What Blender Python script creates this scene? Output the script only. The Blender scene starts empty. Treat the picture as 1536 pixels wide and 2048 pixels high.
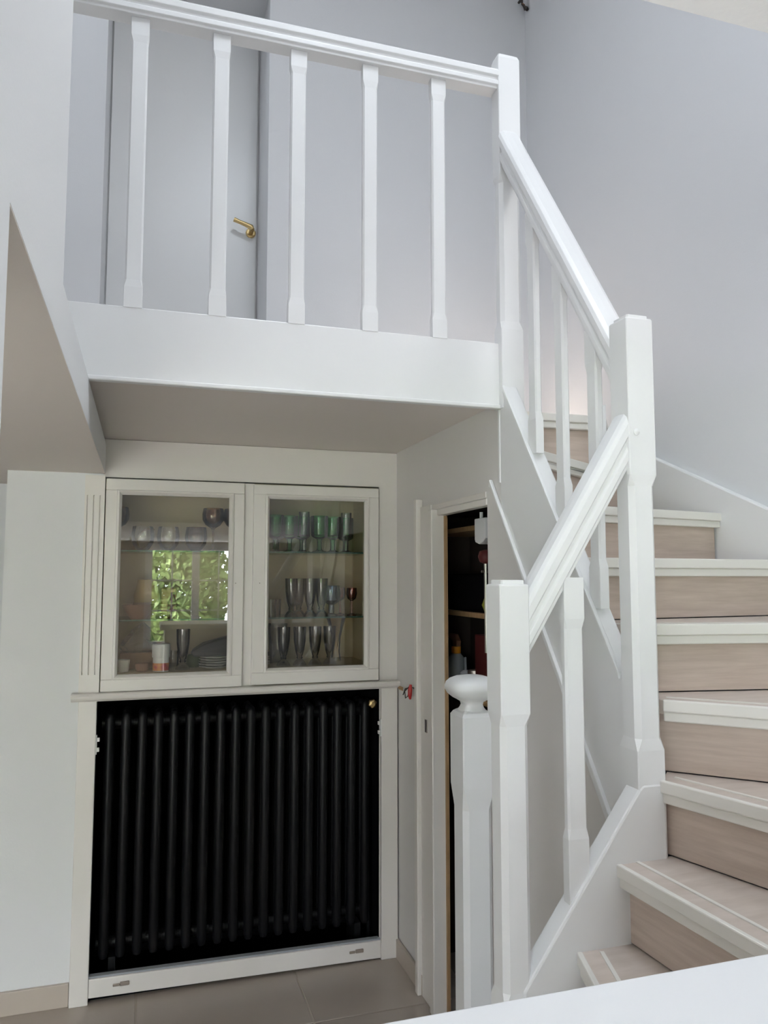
import bpy, bmesh, math, random
from mathutils import Vector, Matrix

random.seed(7)
scn = bpy.context.scene
col = scn.collection
S = 1.04                      # plan units -> metres
PI = math.pi

# ------------------------------------------------------------------ camera
F_PX, W_PX, H_PX = 1540.0, 1536.0, 2048.0
cam_d = bpy.data.cameras.new('camera')
cam = bpy.data.objects.new('camera', cam_d)
col.objects.link(cam)
cam_d.sensor_fit = 'VERTICAL'
cam_d.sensor_height = 36.0
cam_d.sensor_width = 27.0
cam_d.lens = F_PX / H_PX * 36.0
cam_d.clip_start = 0.01
pitch, yaw = math.radians(4.86), math.radians(17.4)
fw = Vector((math.sin(yaw) * math.cos(pitch), math.cos(yaw) * math.cos(pitch), math.sin(pitch)))
rt = Vector((math.cos(yaw), -math.sin(yaw), 0))
up = rt.cross(fw)
R3 = Matrix((rt, up, -fw)).transposed()
cam.matrix_world = Matrix.Translation(Vector((0, 0, 1.5)) * S) @ R3.to_4x4()
scn.camera = cam

# ------------------------------------------------------------------ world, portals, exposure
wld = bpy.data.worlds.new('daylight')
scn.world = wld
wld.use_nodes = True
bg = wld.node_tree.nodes['Background']
bg.inputs['Color'].default_value = (0.83, 0.91, 1.0, 1)
bg.inputs['Strength'].default_value = 15.8
scn.view_settings.view_transform = 'Standard'
scn.view_settings.look = 'None'
scn.view_settings.gamma = 1.0
scn.view_settings.use_curve_mapping = False
scn.view_settings.exposure = 0.17
scn.cycles.max_bounces = 7
scn.cycles.diffuse_bounces = 4
scn.cycles.glossy_bounces = 3
scn.cycles.use_adaptive_sampling = True
scn.cycles.adaptive_threshold = 0.05
scn.cycles.transparent_max_bounces = 20
scn.cycles.sample_clamp_indirect = 6.0

def portal(name, loc, sx, sy, direction):
    """area-light portal filling a window opening; guides the sky light in, emits nothing itself"""
    d = bpy.data.lights.new(name, 'AREA')
    d.shape = 'RECTANGLE'
    d.size, d.size_y = sx * S, sy * S
    d.cycles.is_portal = True
    o = bpy.data.objects.new(name, d)
    col.objects.link(o)
    o.location = Vector(loc) * S
    o.rotation_euler = Vector(direction).to_track_quat('-Z', 'Y').to_euler()
    return o

YF = -2.6                     # wall behind the camera
WIN1 = (0.03, 1.10, 0.74, 1.87)     # garden casement reflected in the cabinet
WIN2 = (-2.9, -0.4, 0.10, 1.82)     # side-room window
WIN3 = (.8, 1.3, 3.2, 3.6)    # tall upstairs window
SKY = (0.36, 1.13, .24, 1.14)       # roof light (x0,x1,y0,y1)
SKY2 = (-.86, -.37, 3.00, 3.30)     # roof light added so sun bounces onto the wall behind the landing
portal('portal_garden', ((WIN1[0] + WIN1[1]) / 2, YF - .05, (WIN1[2] + WIN1[3]) / 2), WIN1[1] - WIN1[0], WIN1[3] - WIN1[2], (0, 1, 0))
portal('portal_side', ((WIN2[0] + WIN2[1]) / 2, YF - .05, (WIN2[2] + WIN2[3]) / 2), WIN2[1] - WIN2[0], WIN2[3] - WIN2[2], (0, 1, 0))
portal('portal_upper', ((WIN3[0] + WIN3[1]) / 2, YF - .05, (WIN3[2] + WIN3[3]) / 2), WIN3[1] - WIN3[0], WIN3[3] - WIN3[2], (0, 1, 0))
portal('portal_landing', ((SKY2[0] + SKY2[1]) / 2, (SKY2[2] + SKY2[3]) / 2, 4.9), SKY2[1] - SKY2[0], SKY2[3] - SKY2[2], (0, 0, -1))
portal('portal_roof', ((SKY[0] + SKY[1]) / 2, (SKY[2] + SKY[3]) / 2, 4.9), SKY[1] - SKY[0], SKY[3] - SKY[2], (0, 0, -1))

# high sun behind the house: lights the added pale ground and garden outside the windows
sun_d = bpy.data.lights.new('sun', 'SUN')
sun_d.energy = 43.0
sun_d.angle = math.radians(1.0)
sun_d.color = (1.0, .97, .94)
sun = bpy.data.objects.new('sun', sun_d)
col.objects.link(sun)
sun.rotation_euler = Vector((.60, -.05, -.80)).to_track_quat('-Z', 'Y').to_euler()

# ------------------------------------------------------------------ materials
def mat(name, color, rough=.5, metal=0, spec=.5, noise=None, bump=None, coat=0):
    m = bpy.data.materials.new(name)
    m.use_nodes = True
    nt = m.node_tree
    b = nt.nodes['Principled BSDF']
    b.inputs['Base Color'].default_value = (*color, 1)
    b.inputs['Roughness'].default_value = rough
    b.inputs['Metallic'].default_value = metal
    b.inputs['Specular IOR Level'].default_value = 0 if rough > .6 else spec
    b.inputs['Coat Weight'].default_value = coat
    if noise or bump:
        tc = nt.nodes.new('ShaderNodeTexCoord')
        mp = nt.nodes.new('ShaderNodeMapping')
        nt.links.new(tc.outputs['Object'], mp.inputs['Vector'])
    if noise:
        scale, stretch, c2, detail = noise
        mp.inputs['Scale'].default_value = stretch
        n = nt.nodes.new('ShaderNodeTexNoise')
        n.inputs['Scale'].default_value = scale
        n.inputs['Detail'].default_value = detail
        n.inputs['Roughness'].default_value = .6
        nt.links.new(mp.outputs['Vector'], n.inputs['Vector'])
        r = nt.nodes.new('ShaderNodeValToRGB')
        r.color_ramp.elements[0].position = .33
        r.color_ramp.elements[1].position = .68
        r.color_ramp.elements[0].color = (*c2, 1)
        r.color_ramp.elements[1].color = (*color, 1)
        nt.links.new(n.outputs['Fac'], r.inputs['Fac'])
        nt.links.new(r.outputs['Color'], b.inputs['Base Color'])
    if bump:
        sc_, st_ = bump
        n2 = nt.nodes.new('ShaderNodeTexNoise')
        n2.inputs['Scale'].default_value = sc_
        n2.inputs['Detail'].default_value = 3
        nt.links.new(tc.outputs['Object'], n2.inputs['Vector'])
        bp = nt.nodes.new('ShaderNodeBump')
        bp.inputs['Strength'].default_value = st_
        bp.inputs['Distance'].default_value = .004
        nt.links.new(n2.outputs['Fac'], bp.inputs['Height'])
        nt.links.new(bp.outputs['Normal'], b.inputs['Normal'])
    return m

def glass(name, tint, refl=.1, ior=1.45, rough=.02):
    m = bpy.data.materials.new(name)
    m.use_nodes = True
    nt = m.node_tree
    nt.nodes.clear()
    out = nt.nodes.new('ShaderNodeOutputMaterial')
    mx = nt.nodes.new('ShaderNodeMixShader')
    t = nt.nodes.new('ShaderNodeBsdfTransparent')
    t.inputs['Color'].default_value = (*tint, 1)
    g = nt.nodes.new('ShaderNodeBsdfGlossy')
    g.inputs['Roughness'].default_value = rough
    fr = nt.nodes.new('ShaderNodeFresnel')
    fr.inputs['IOR'].default_value = ior
    ma = nt.nodes.new('ShaderNodeMath')
    ma.operation = 'ADD'
    ma.use_clamp = True
    ma.inputs[1].default_value = refl
    nt.links.new(fr.outputs[0], ma.inputs[0])
    nt.links.new(ma.outputs[0], mx.inputs[0])
    nt.links.new(t.outputs[0], mx.inputs[1])
    nt.links.new(g.outputs[0], mx.inputs[2])
    nt.links.new(mx.outputs[0], out.inputs[0])
    return m

M = {}
M['wall'] = mat('wall_paint', (.82, .82, .82), .75, bump=(160, .08))
M['wall_up'] = mat('pale_grey_wall_paint', (.745, .75, .765), .75, bump=(160, .08))
M['wall_beige'] = mat('beige_wall_paint', (.50, .45, .39), .75)
M['wall_warm'] = mat('nook_wall_paint', (.83, .79, .745), .7, bump=(160, .08))
M['ceiling'] = mat('ceiling_paint', (.80, .745, .695), .8, bump=(160, .06))
M['paint'] = mat('white_gloss_paint', (.87, .87, .865), .32, bump=(60, .03))
M['paint_cream'] = mat('cream_gloss_paint', (.84, .80, .755), .36, bump=(60, .03))
M['panel'] = mat('panel_paint', (.775, .75, .725), .5, bump=(120, .05))
M['counter'] = mat('counter_laminate', (.84, .85, .87), .38)
M['tile'] = mat('floor_tile', (.43, .375, .32), .28, noise=(3, (1, 1, 1), (.39, .335, .285), 5))
M['grout'] = mat('grout', (.56, .50, .43), .8)
M['skirt_tile'] = mat('skirting_tile', (.56, .49, .42), .35, noise=(3, (1, 1, 1), (.52, .45, .385), 5))
M['riser'] = mat('pale_oak_riser', (.60, .50, .43), .5, noise=(5, (1.2, 1.2, 16), (.50, .405, .34), 6))
M['tread'] = mat('pale_oak_tread', (.64, .56, .50), .42, noise=(5, (1.4, 7, 1), (.55, .47, .41), 6))
M['nosing'] = mat('cream_nosing', (.80, .775, .72), .4)
M['black_iron'] = mat('black_iron', (.0045, .0045, .0055), .45, spec=.3)
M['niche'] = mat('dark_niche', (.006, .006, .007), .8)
M['brass'] = mat('brass', (.60, .45, .22), .38, 1)
M['steel'] = mat('steel', (.5, .47, .43), .35, 1)
M['worn'] = mat('worn_slot', (.30, .25, .21), .5)
M['hinge'] = mat('white_metal', (.75, .74, .72), .35)
M['cab_in'] = mat('cabinet_interior', (.66, .56, .39), .6)
M['pane'] = glass('cabinet_glass', (.965, .96, .935), .04, rough=.004)
M['shelf_glass'] = glass('shelf_glass', (.82, .92, .88), .03)
M['shelf_edge'] = mat('glass_edge', (.03, .10, .075), .2)
M['green_glass'] = glass('green_glass', (.46, .86, .62), .03)
M['aqua_glass'] = glass('aqua_glass', (.88, .96, .95), .05)
M['smoke_glass'] = glass('smoke_glass', (.77, .77, .775), .03)
M['clear_glass'] = glass('clear_glass', (.95, .95, .94), .03)
M['amber_glass'] = glass('amber_glass', (.74, .62, .50), .035)
M['brown_glass'] = glass('brown_glass', (.58, .46, .37), .035)
M['blue_glass'] = glass('blue_glass', (.80, .88, .97), .03)
M['rose_glass'] = glass('rose_glass', (.86, .66, .63), .03)
M['yellow_glass'] = glass('yellow_glass', (.95, .88, .68), .03)
M['plastic_film'] = glass('plastic_film', (.80, .79, .75), .12, 1.3, .2)
M['white_plastic'] = mat('white_plastic', (.82, .82, .84), .4)
M['label_red'] = mat('label_red', (.42, .03, .07), .5, noise=(40, (1, 1, 1), (.75, .35, .10), 1))
M['terracotta'] = mat('terracotta', (.20, .10, .06), .6)
M['ochre'] = mat('ochre_ceramic', (.46, .32, .13), .5)
M['red'] = mat('red_plastic', (.48, .02, .02), .4)
M['dark'] = mat('dark_ceramic', (.025, .023, .026), .4)
M['porcelain'] = mat('porcelain', (.75, .74, .71), .3)
M['moss'] = mat('mossy_green', (.07, .085, .03), .6)
M['cardboard'] = mat('brown_card', (.26, .16, .10), .8)
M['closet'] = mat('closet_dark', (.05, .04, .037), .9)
M['shelf_wood'] = mat('raw_pine', (.42, .27, .14), .6, noise=(6, (2, 12, 2), (.34, .21, .10), 4))
M['grey_plastic'] = mat('grey_plastic', (.34, .36, .38), .5)
M['orange'] = mat('orange_plastic', (.72, .28, .02), .4)
M['black'] = mat('black_matte', (.008, .007, .008), .8)
M['wire'] = mat('dark_cable', (.03, .022, .018), .5)
M['lime'] = mat('lime_green', (.28, .30, .03), .5)
M['maroon'] = mat('maroon', (.09, .012, .012), .6)
M['leaf'] = mat('leaf', (.30, .40, .14), .6, noise=(1.5, (1, 1, 1), (.09, .14, .05), 3))
M['bark'] = mat('bark', (.12, .085, .06), .9)
M['grass'] = mat('grass', (.16, .27, .07), .9, noise=(2, (1, 1, 1), (.10, .19, .045), 4))
M['brown_door'] = mat('brown_wood', (.25, .13, .065), .5, noise=(4, (12, 12, 1), (.17, .085, .04), 4))

# ------------------------------------------------------------------ mesh helpers
ORG = {}

class MB:
    def __init__(self):
        self.v, self.f, self.mi = [], [], []
        self.cur = 0
    def add(self, vs, fs):
        n = len(self.v)
        self.v += [tuple(p) for p in vs]
        self.f += [tuple(i + n for i in f) for f in fs]
        self.mi += [self.cur] * len(fs)
        return self
    def box(self, x0, x1, y0, y1, z0, z1):
        vs = [(x, y, z) for z in (z0, z1) for y in (y0, y1) for x in (x0, x1)]
        return self.add(vs, [(0, 2, 3, 1), (4, 5, 7, 6), (0, 1, 5, 4), (2, 6, 7, 3), (0, 4, 6, 2), (1, 3, 7, 5)])
    def prism(self, poly, axis, a, b):
        """poly of 2-D points extruded along axis from a to b"""
        def p3(p, t):
            return {'x': (t, p[0], p[1]), 'y': (p[0], t, p[1]), 'z': (p[0], p[1], t)}[axis]
        n = len(poly)
        vs = [p3(p, a) for p in poly] + [p3(p, b) for p in poly]
        fs = [tuple(range(n))[::-1], tuple(range(n, 2 * n))]
        fs += [(i, (i + 1) % n, n + (i + 1) % n, n + i) for i in range(n)]
        return self.add(vs, fs)
    def loft(self, rings, cap=True):
        n = len(rings[0])
        vs = [p for r in rings for p in r]
        fs = []
        for k in range(len(rings) - 1):
            for i in range(n):
                j = (i + 1) % n
                fs.append((k * n + i, k * n + j, (k + 1) * n + j, (k + 1) * n + i))
        if cap:
            fs.append(tuple(range(n))[::-1])
            fs.append(tuple(range((len(rings) - 1) * n, len(rings) * n)))
        return self.add(vs, fs)
    def lathe(self, cx, cy, prof, n=24, cap=True, sq=None):
        rings = []
        for r, z in prof:
            ring = []
            for i in range(n):
                a = 2 * PI * (i + .5) / n
                c, s = math.cos(a), math.sin(a)
                k = 1.0
                if sq:
                    k = 1.0 / ((abs(c) ** sq + abs(s) ** sq) ** (1 / sq))
                ring.append((cx + r * c * k, cy + r * s * k, z))
            rings.append(ring)
        return self.loft(rings, cap)
    def tube(self, pts, r, n=8):
        pts = [Vector(p) for p in pts]
        rings = []
        prev = None
        for i, p in enumerate(pts):
            t = (pts[min(i + 1, len(pts) - 1)] - pts[max(i - 1, 0)]).normalized()
            if prev is None:
                u = t.orthogonal().normalized()
            else:
                u = (prev - t * prev.dot(t)).normalized()
            prev = u
            w = t.cross(u)
            rr = r[i] if isinstance(r, (list, tuple)) else r
            rings.append([tuple(p + (u * math.cos(2 * PI * k / n) + w * math.sin(2 * PI * k / n)) * rr) for k in range(n)])
        return self.loft(rings)
    def build(self, name, m, parent=None, org=None, smooth=False, bevel=0, kind=None):
        me = bpy.data.meshes.new(name)
        if parent is not None:
            o_ = ORG[parent.name]
        elif org is not None:
            o_ = Vector(org)
        else:
            xs = [p[0] for p in self.v]; ys = [p[1] for p in self.v]; zs = [p[2] for p in self.v]
            o_ = Vector(((min(xs) + max(xs)) / 2, (min(ys) + max(ys)) / 2, min(zs)))
        me.from_pydata([tuple((Vector(p) - o_) * S) for p in self.v], [], self.f)
        bm = bmesh.new(); bm.from_mesh(me)
        bmesh.ops.recalc_face_normals(bm, faces=bm.faces)
        bm.to_mesh(me); bm.free()
        for q in (m if isinstance(m, (list, tuple)) else [m]):
            me.materials.append(M[q])
        if isinstance(m, (list, tuple)):
            for p, i in zip(me.polygons, self.mi):
                p.material_index = i
        if smooth:
            for p in me.polygons:
                p.use_smooth = True
            if smooth != 'all':
                me.set_sharp_from_angle(angle=math.radians(40))
        o = bpy.data.objects.new(name, me)
        col.objects.link(o)
        if parent is not None:
            o.parent = parent
        else:
            o.location = o_ * S
        ORG[o.name] = o_
        if bevel:
            b = o.modifiers.new('soft_edges', 'BEVEL')
            b.width = bevel; b.segments = 2; b.limit_method = 'ANGLE'; b.angle_limit = math.radians(35)
        if kind:
            o['kind'] = kind
        return o

def tag(o, label, cat, group=None, kind=None):
    o['label'] = label
    if cat: o['category'] = cat
    if group: o['group'] = group
    if kind: o['kind'] = kind
    return o

def thing(name, loc, label, cat, group=None, kind=None):
    o = bpy.data.objects.new(name, None)
    col.objects.link(o)
    o.empty_display_size = .05
    o.location = Vector(loc) * S
    ORG[o.name] = Vector(loc)
    return tag(o, label, cat, group, kind)

def copy_tree(o, loc, label, parent=None, rz=None):
    c = o.copy()
    col.objects.link(c)
    if parent is None:
        c.location = Vector(loc) * S
        c['label'] = label
        if rz is not None: c.rotation_euler.z = rz
    else:
        c.parent = parent
    for ch in o.children:
        copy_tree(ch, None, None, c)
    return c

def struct(mb, name, m, label, cat='wall', **k):
    o = mb.build(name, m, kind='structure', **k)
    o['label'] = label
    o['category'] = cat
    return o

def bx(*a):
    return MB().box(*a)

# ================================================================== THE SETTING
ZU = 4.8
# floor: grout bed and tiles 0.577 x 0.577 (60 cm)
fl = struct(bx(-3.0, 1.9, YF, 4.3, -.12, -.004), 'floor', 'grout', 'beige tiled floor with pale grout lines', 'floor', org=(0, 0, -.12))
T, G = .577, .006
proto = None
for i in range(-6, 4):
    for j in range(-10, 3):
        x0, y0 = .0175 + i * T, 2.684 + j * T
        x1, y1 = x0 + T, y0 + T
        if x1 < -2.9 or y1 < YF + .1 or x0 > 1.75 or y0 > 4.2: continue
        if proto is None:
            proto = MB().loft([[(G / 2, G / 2, -.006), (T - G / 2, G / 2, -.006), (T - G / 2, T - G / 2, -.006), (G / 2, T - G / 2, -.006)],
                               [(G / 2, G / 2, -.001), (T - G / 2, G / 2, -.001), (T - G / 2, T - G / 2, -.001), (G / 2, T - G / 2, -.001)],
                               [(G / 2 + .001, G / 2 + .001, 0), (T - G / 2 - .001, G / 2 + .001, 0), (T - G / 2 - .001, T - G / 2 - .001, 0), (G / 2 + .001, T - G / 2 - .001, 0)]])
            t = proto.build('tile', 'tile', org=(0, 0, 0))
            pm = t.data
        else:
            t = bpy.data.objects.new('tile', pm); col.objects.link(t)
        t.parent = fl
        t.location = Vector((x0, y0, .12)) * S

# nook back wall (with cabinet and radiator niches)
YB = 3.05
w = MB()
struct(bx(-.474, -.145, YB, 3.5, 0, 2.02), 'wall_back_left', 'wall', 'white wall strip left of the fluted pilaster')
w.box(-.145, 1.06, YB, 3.5, 1.876, 2.02)
w.box(-.145, 1.06, 3.42, 3.5, 0, 1.876)
w.box(.935, 1.06, YB, 3.42, 0, 1.876)
struct(w, 'wall_back', 'wall_warm', 'white painted nook wall around the glazed cabinet and the radiator niche', org=(0, YB, 0))
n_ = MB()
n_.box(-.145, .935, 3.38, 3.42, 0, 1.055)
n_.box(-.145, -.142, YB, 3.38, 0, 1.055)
n_.box(-.142, .932, 3.06, 3.38, 0, .006)  # dark sheet added to blacken the floor under the radiator
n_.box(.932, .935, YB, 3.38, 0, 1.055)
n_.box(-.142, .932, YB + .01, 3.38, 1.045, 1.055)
struct(n_, 'trim_1', 'niche', 'black painted lining of the radiator niche with a dark sheet added on its floor', 'trim')

# left wall: pier, header and low beam over the wide opening
w = MB()
w.box(-.30, -.141, YF, 1.385, 1.89, ZU)
w.box(-.30, -.141, .60, .854, 0, 1.89)
w.box(-.30, -.141, 1.385, YB + .05, 1.89, 2.0)
struct(w, 'wall_left', 'wall', 'white stairwell wall above the wide opening on the left', org=(-.2, 0, 0))
# lower ceilings
w = MB(); w.box(-3.0, -.30, YF, 4.3, 1.888, 2.0); w.box(-.30, -.1415, .854, YB, 1.888, 1.891)
struct(w, 'ceiling_side', 'ceiling', 'low ceiling of the side room left of the stairwell', 'ceiling')
struct(bx(-.141, 1.8, YF, .416, 1.89, 2.12), 'ceiling_front', 'wall', 'upper floor slab over the near side of the stairwell', 'ceiling')
# landing
l_ = MB()
l_.prism([(-1.0, 2.07), (1.0, 2.07), (1.0, 2.14), (1.055, 2.14), (1.07, 2.35), (1.3, 2.72), (1.3, 3.33), (-1.0, 3.33)], 'z', 2.022, 2.176)
struct(l_, 'ceiling_nook', 'ceiling', 'underside of the landing forming the nook ceiling', 'ceiling')
fa = MB()
fa.box(-1.0, 1.012, 2.052, 2.07, 2.006, 2.2)
fa.box(-1.0, 1.012, 2.046, 2.07, 2.0, 2.012)
fa.box(-1.0, 1.0, 2.07, 2.10, 2.176, 2.2)
struct(fa, 'trim_2', 'paint', 'broad white fascia board along the edge of the landing', 'trim', bevel=.003)
# right wall, upper back wall with door recess
w = MB()
w.box(1.8, 1.92, YF, 3.6, 0, ZU)
struct(w, 'wall_right', 'wall_up', 'tall white stairwell wall on the right', org=(1.86, 0, 0))
w = MB()
w.box(.497, 1.8, 3.33, 3.78, 2.176, ZU)
w.box(-1.0, -.197, 3.33, 3.78, 2.176, ZU)
w.box(-.197, .497, 3.33, 3.78, 4.20, ZU)
w.box(-.197, .497, 3.70, 3.78, 2.176, 4.20)
w.box(-1.0, 1.8, 3.50, 3.78, 0, 2.176)
w.box(1.06, 1.8, 3.33, 3.50, 0, 2.176)
struct(w, 'wall_back_upper', 'wall_up', 'white wall behind the landing', org=(.4, 3.33, 2.176))
w = MB()
w.box(-1.1, -1.0, 1.3, 3.6, 2.0, ZU)
w.box(-1.0, -.30, 1.3, 1.385, 2.0, ZU)
struct(w, 'wall_landing_side', 'wall', 'white wall closing the landing on the far left')
# upper ceiling with roof light, wall behind the camera with windows
w = MB()
def slab_holes(holes, x0, x1, y0, y1, z0, z1):
    mb = MB()
    xs = sorted({x0, x1, *[h[0] for h in holes], *[h[1] for h in holes]})
    ys = sorted({y0, y1, *[h[2] for h in holes], *[h[3] for h in holes]})
    for a, b in zip(xs, xs[1:]):
        for c, d in zip(ys, ys[1:]):
            if not any(h[0] < (a + b) / 2 < h[1] and h[2] < (c + d) / 2 < h[3] for h in holes):
                mb.box(a, b, c, d, z0, z1)
    return mb
w = slab_holes([SKY, SKY2], -1.1, 1.92, YF, 3.78, ZU, ZU + .1)
struct(w, 'ceiling_upper', 'wall', 'white ceiling high over the stairwell', 'ceiling')
def wall_holes(holes, x0, x1, z0, z1, y0, y1):
    mb = MB()
    xs = sorted({x0, x1, *[h[0] for h in holes], *[h[1] for h in holes]})
    zs = sorted({z0, z1, *[h[2] for h in holes], *[h[3] for h in holes]})
    for a, b in zip(xs, xs[1:]):
        for c, d in zip(zs, zs[1:]):
            mx, mz = (a + b) / 2, (c + d) / 2
            if not any(h[0] < mx < h[1] and h[2] < mz < h[3] for h in holes):
                mb.box(a, b, y0, y1, c, d)
    return mb
struct(wall_holes([WIN1, WIN2, WIN3], -3.0, 1.92, 0, ZU, YF - .1, YF), 'wall_front', 'wall_beige', 'beige wall with garden windows behind the viewer')
w = MB()
w.box(-3.1, -3.0, YF, 4.3, 0, 2.0)
w.box(-3.0, 1.0, 4.3, 4.4, 0, 2.0)
w.box(-.474, -.40, 3.5, 4.3, 0, 2.0)
struct(w, 'wall_side_room', 'wall', 'white walls of the side room beyond the opening')
# casement windows behind the viewer
def window(name, h, label, cols, rows, leaves=2):
    x0, x1, z0, z1 = h
    y = YF - .06
    mb = MB()
    fr = .035
    mb.box(x0, x1, y - .03, y + .03, z0, z0 + fr); mb.box(x0, x1, y - .03, y + .03, z1 - fr, z1)
    mb.box(x0, x0 + fr, y - .03, y + .03, z0 + fr, z1 - fr); mb.box(x1 - fr, x1, y - .03, y + .03, z0 + fr, z1 - fr)
    o = mb.build(name, 'paint', kind='structure'); tag(o, label, 'window')
    lw = (x1 - x0 - 2 * fr) / leaves
    for i in range(leaves):
        a = x0 + fr + i * lw; b = a + lw
        m2 = MB(); st = .04
        m2.box(a, b, y - .02, y + .02, z0 + fr, z0 + fr + st); m2.box(a, b, y - .02, y + .02, z1 - fr - st, z1 - fr)
        m2.box(a, a + st, y - .02, y + .02, z0 + fr + st, z1 - fr - st); m2.box(b - st, b, y - .02, y + .02, z0 + fr + st, z1 - fr - st)
        for c in range(1, cols):
            xx = a + st + (lw - 2 * st) * c / cols; m2.box(xx - .008, xx + .008, y - .006, y + .006, z0 + fr + st, z1 - fr - st)
        for r in range(1, rows):
            zz = z0 + fr + st + (z1 - z0 - 2 * fr - 2 * st) * r / rows; m2.box(a + st, b - st, y - .006, y + .006, zz - .008, zz + .008)
        m2.build('casement', 'paint', o)
    return o
window('window_1', WIN1, 'small-paned garden casement window behind the viewer', 2, 3)
window('window_2', WIN2, 'wide side room window behind the viewer', 1, 1, 3)
window('window_3', WIN3, 'tall upstairs window behind the viewer', 1, 1, 2)

# upstairs door in its recess
d1 = bx(-.197, .497, 3.655, 3.70, 2.176, 4.20).build('door_1', 'paint', kind='structure')
tag(d1, 'white upstairs door behind the landing balusters with a brass lever', 'door')
dp = MB(); dp.box(-.190, .488, 3.640, 3.655, 2.186, 4.13); dp.build('door_leaf', 'paint', d1, bevel=.002)
dh = MB()
dh.loft([[(.462 + r_ * math.cos(t * PI / 8), yy, 3.165 + r_ * math.sin(t * PI / 8)) for t in range(16)] for r_, yy in ((.024, 3.640), (.024, 3.634), (.018, 3.631))])
dh.build('rose', 'brass', d1)
dh = MB()
dh.tube([(.462, 3.640, 3.165), (.462, 3.588, 3.165)], .011, 10)
dh.tube([(.463, 3.583, 3.158), (.457, 3.583, 3.170), (.43, 3.583, 3.180), (.40, 3.583, 3.189), (.376, 3.585, 3.198)], [.011, .013, .0105, .0095, .011], 10)
dh.build('lever', 'brass', d1, smooth=True)
tr = MB(); tr.box(-.197, .497, 3.61, 3.655, 4.15, 4.20)
tr.build('door_head', 'paint', d1, bevel=.004)

# beyond the left edge: casing and brown door of a farther room
dr = MB(); dr.box(-1.5, -.60, 4.24, 4.298, 0, 1.70)
d2 = dr.build('door_2', 'brown_door', kind='structure'); tag(d2, 'brown wooden door at the far left edge', 'door')
tr = MB(); tr.box(-1.6, -.55, 4.22, 4.24, 1.70, 1.82); tr.box(-.60, -.55, 4.22, 4.24, 0, 1.70); tr.box(-1.7, -.53, 4.19, 4.24, 1.82, 1.85)
tr.build('door_casing', 'paint', d2, bevel=.003)

# tile skirting
def skirting(name, mb, label):
    struct(mb, name, 'skirt_tile', label, 'baseboard', bevel=.002)
skirting('baseboard_left', bx(-.474, -.209, 3.036, YB, 0, .078), 'beige tile baseboard under the white wall on the left')
skirting('baseboard_right', bx(.998, 1.01, 2.73, YB, 0, .072), 'beige tile baseboard beside the closet door frame')

# under-stair wall (plane x = 1.01) with closet doorway
XR = 1.012
w = MB()
w.prism([(1.47, 0), (2.163, 0), (2.163, 1.745), (2.60, 1.745), (2.60, 0), (YB, 0), (YB, 2.022), (2.03, 2.022), (1.47, 1.24)], 'x', XR, 1.05)
struct(w, 'wall_understair', 'panel', 'white panel wall under the upper flight with the closet doorway', org=(1.03, 2.3, 0))
tr = MB()
tr.box(1.004, XR, 2.058, 2.066, 1.78, 2.0)
struct(tr, 'trim_3', 'paint', 'thin vertical joint strip under the landing corner', 'trim')
# closet doorway frame
door3 = MB(); door3.box(.984, XR, 2.735, 2.765, 0, 1.795)
d3 = door3.build('door_3', 'paint_cream', kind='structure', bevel=.004); tag(d3, 'white door frame of the open closet under the stairs', 'door')
q = MB(); q.box(1.0, XR + .002, 2.625, 2.735, 0, 1.765); q.box(1.006, XR, 2.163, 2.735, 1.745, 1.765)
q.build('casing', 'paint_cream', d3, bevel=.003)
q = MB(); q.box(.988, XR + .03, 2.585, 2.625, 0, 1.745); q.box(1.009, XR + .03, 2.163, 2.585, 1.722, 1.745)
q.build('jamb', 'paint_cream', d3, bevel=.004)
q = MB(); q.box(1.036, 1.046, 2.573, 2.585, 0, 1.722)
q.build('jamb_lining', 'shelf_wood', d3)
bx(.996, 1.001, 2.662, 2.682, .94, .985).build('strike_plate', 'steel', d3)
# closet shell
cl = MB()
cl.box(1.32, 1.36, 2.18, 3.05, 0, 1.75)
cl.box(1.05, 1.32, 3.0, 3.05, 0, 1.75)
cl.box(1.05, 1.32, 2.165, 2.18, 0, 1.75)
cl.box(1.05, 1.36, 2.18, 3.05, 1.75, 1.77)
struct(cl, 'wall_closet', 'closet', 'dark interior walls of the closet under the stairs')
# wall-side stair skirting on the right wall
sk = MB()
def skz(y): return 1.715 + (y - 1.864) * .4413
sk.prism([(.66, skz(.66)), (2.75, skz(2.75)), (3.33, skz(2.75)), (3.33, .2), (.66, .2)], 'x', 1.778, 1.80)
struct(sk, 'baseboard_stair', 'paint', 'white sloping skirting board along the right wall beside the steps', 'baseboard', bevel=.006)

# ================================================================== STAIRCASE
def zs(k): return .763 + .157 * (k - 1)
NOSE = {
    -3: [(.64, 1.40), (-.02, 1.02)],
    -2: [(.67, 1.40), (.06, .85)],
    -1: [(.71, 1.40), (.20, .70)],
    0: [(.765, 1.40), (.40, .65)],
    1: [(.841, 1.40), (.607, .65)],
    2: [(.935, 1.40), (.969, .65)],
    3: [(1.044, 1.40), (1.252, .65)],
    4: [(1.086, 1.441), (1.778, .735)],
    5: [(1.055, 1.531), (1.778, 1.412)],
    6: [(1.05, 1.684), (1.778, 1.757)],
    7: [(1.05, 1.895), (1.778, 2.040)],
    8: [(1.05, 1.931), (1.778, 2.425)],
    9: [(1.05, 2.148), (1.42, 2.138), (1.778, 2.62)],
    10: [(1.06, 2.35), (1.29, 2.72), (1.29, 3.33)],
}
stair = thing('staircase', (1.3, 1.3, 0), 'white-edged pale oak winder staircase climbing to the landing', 'staircase')
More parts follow.
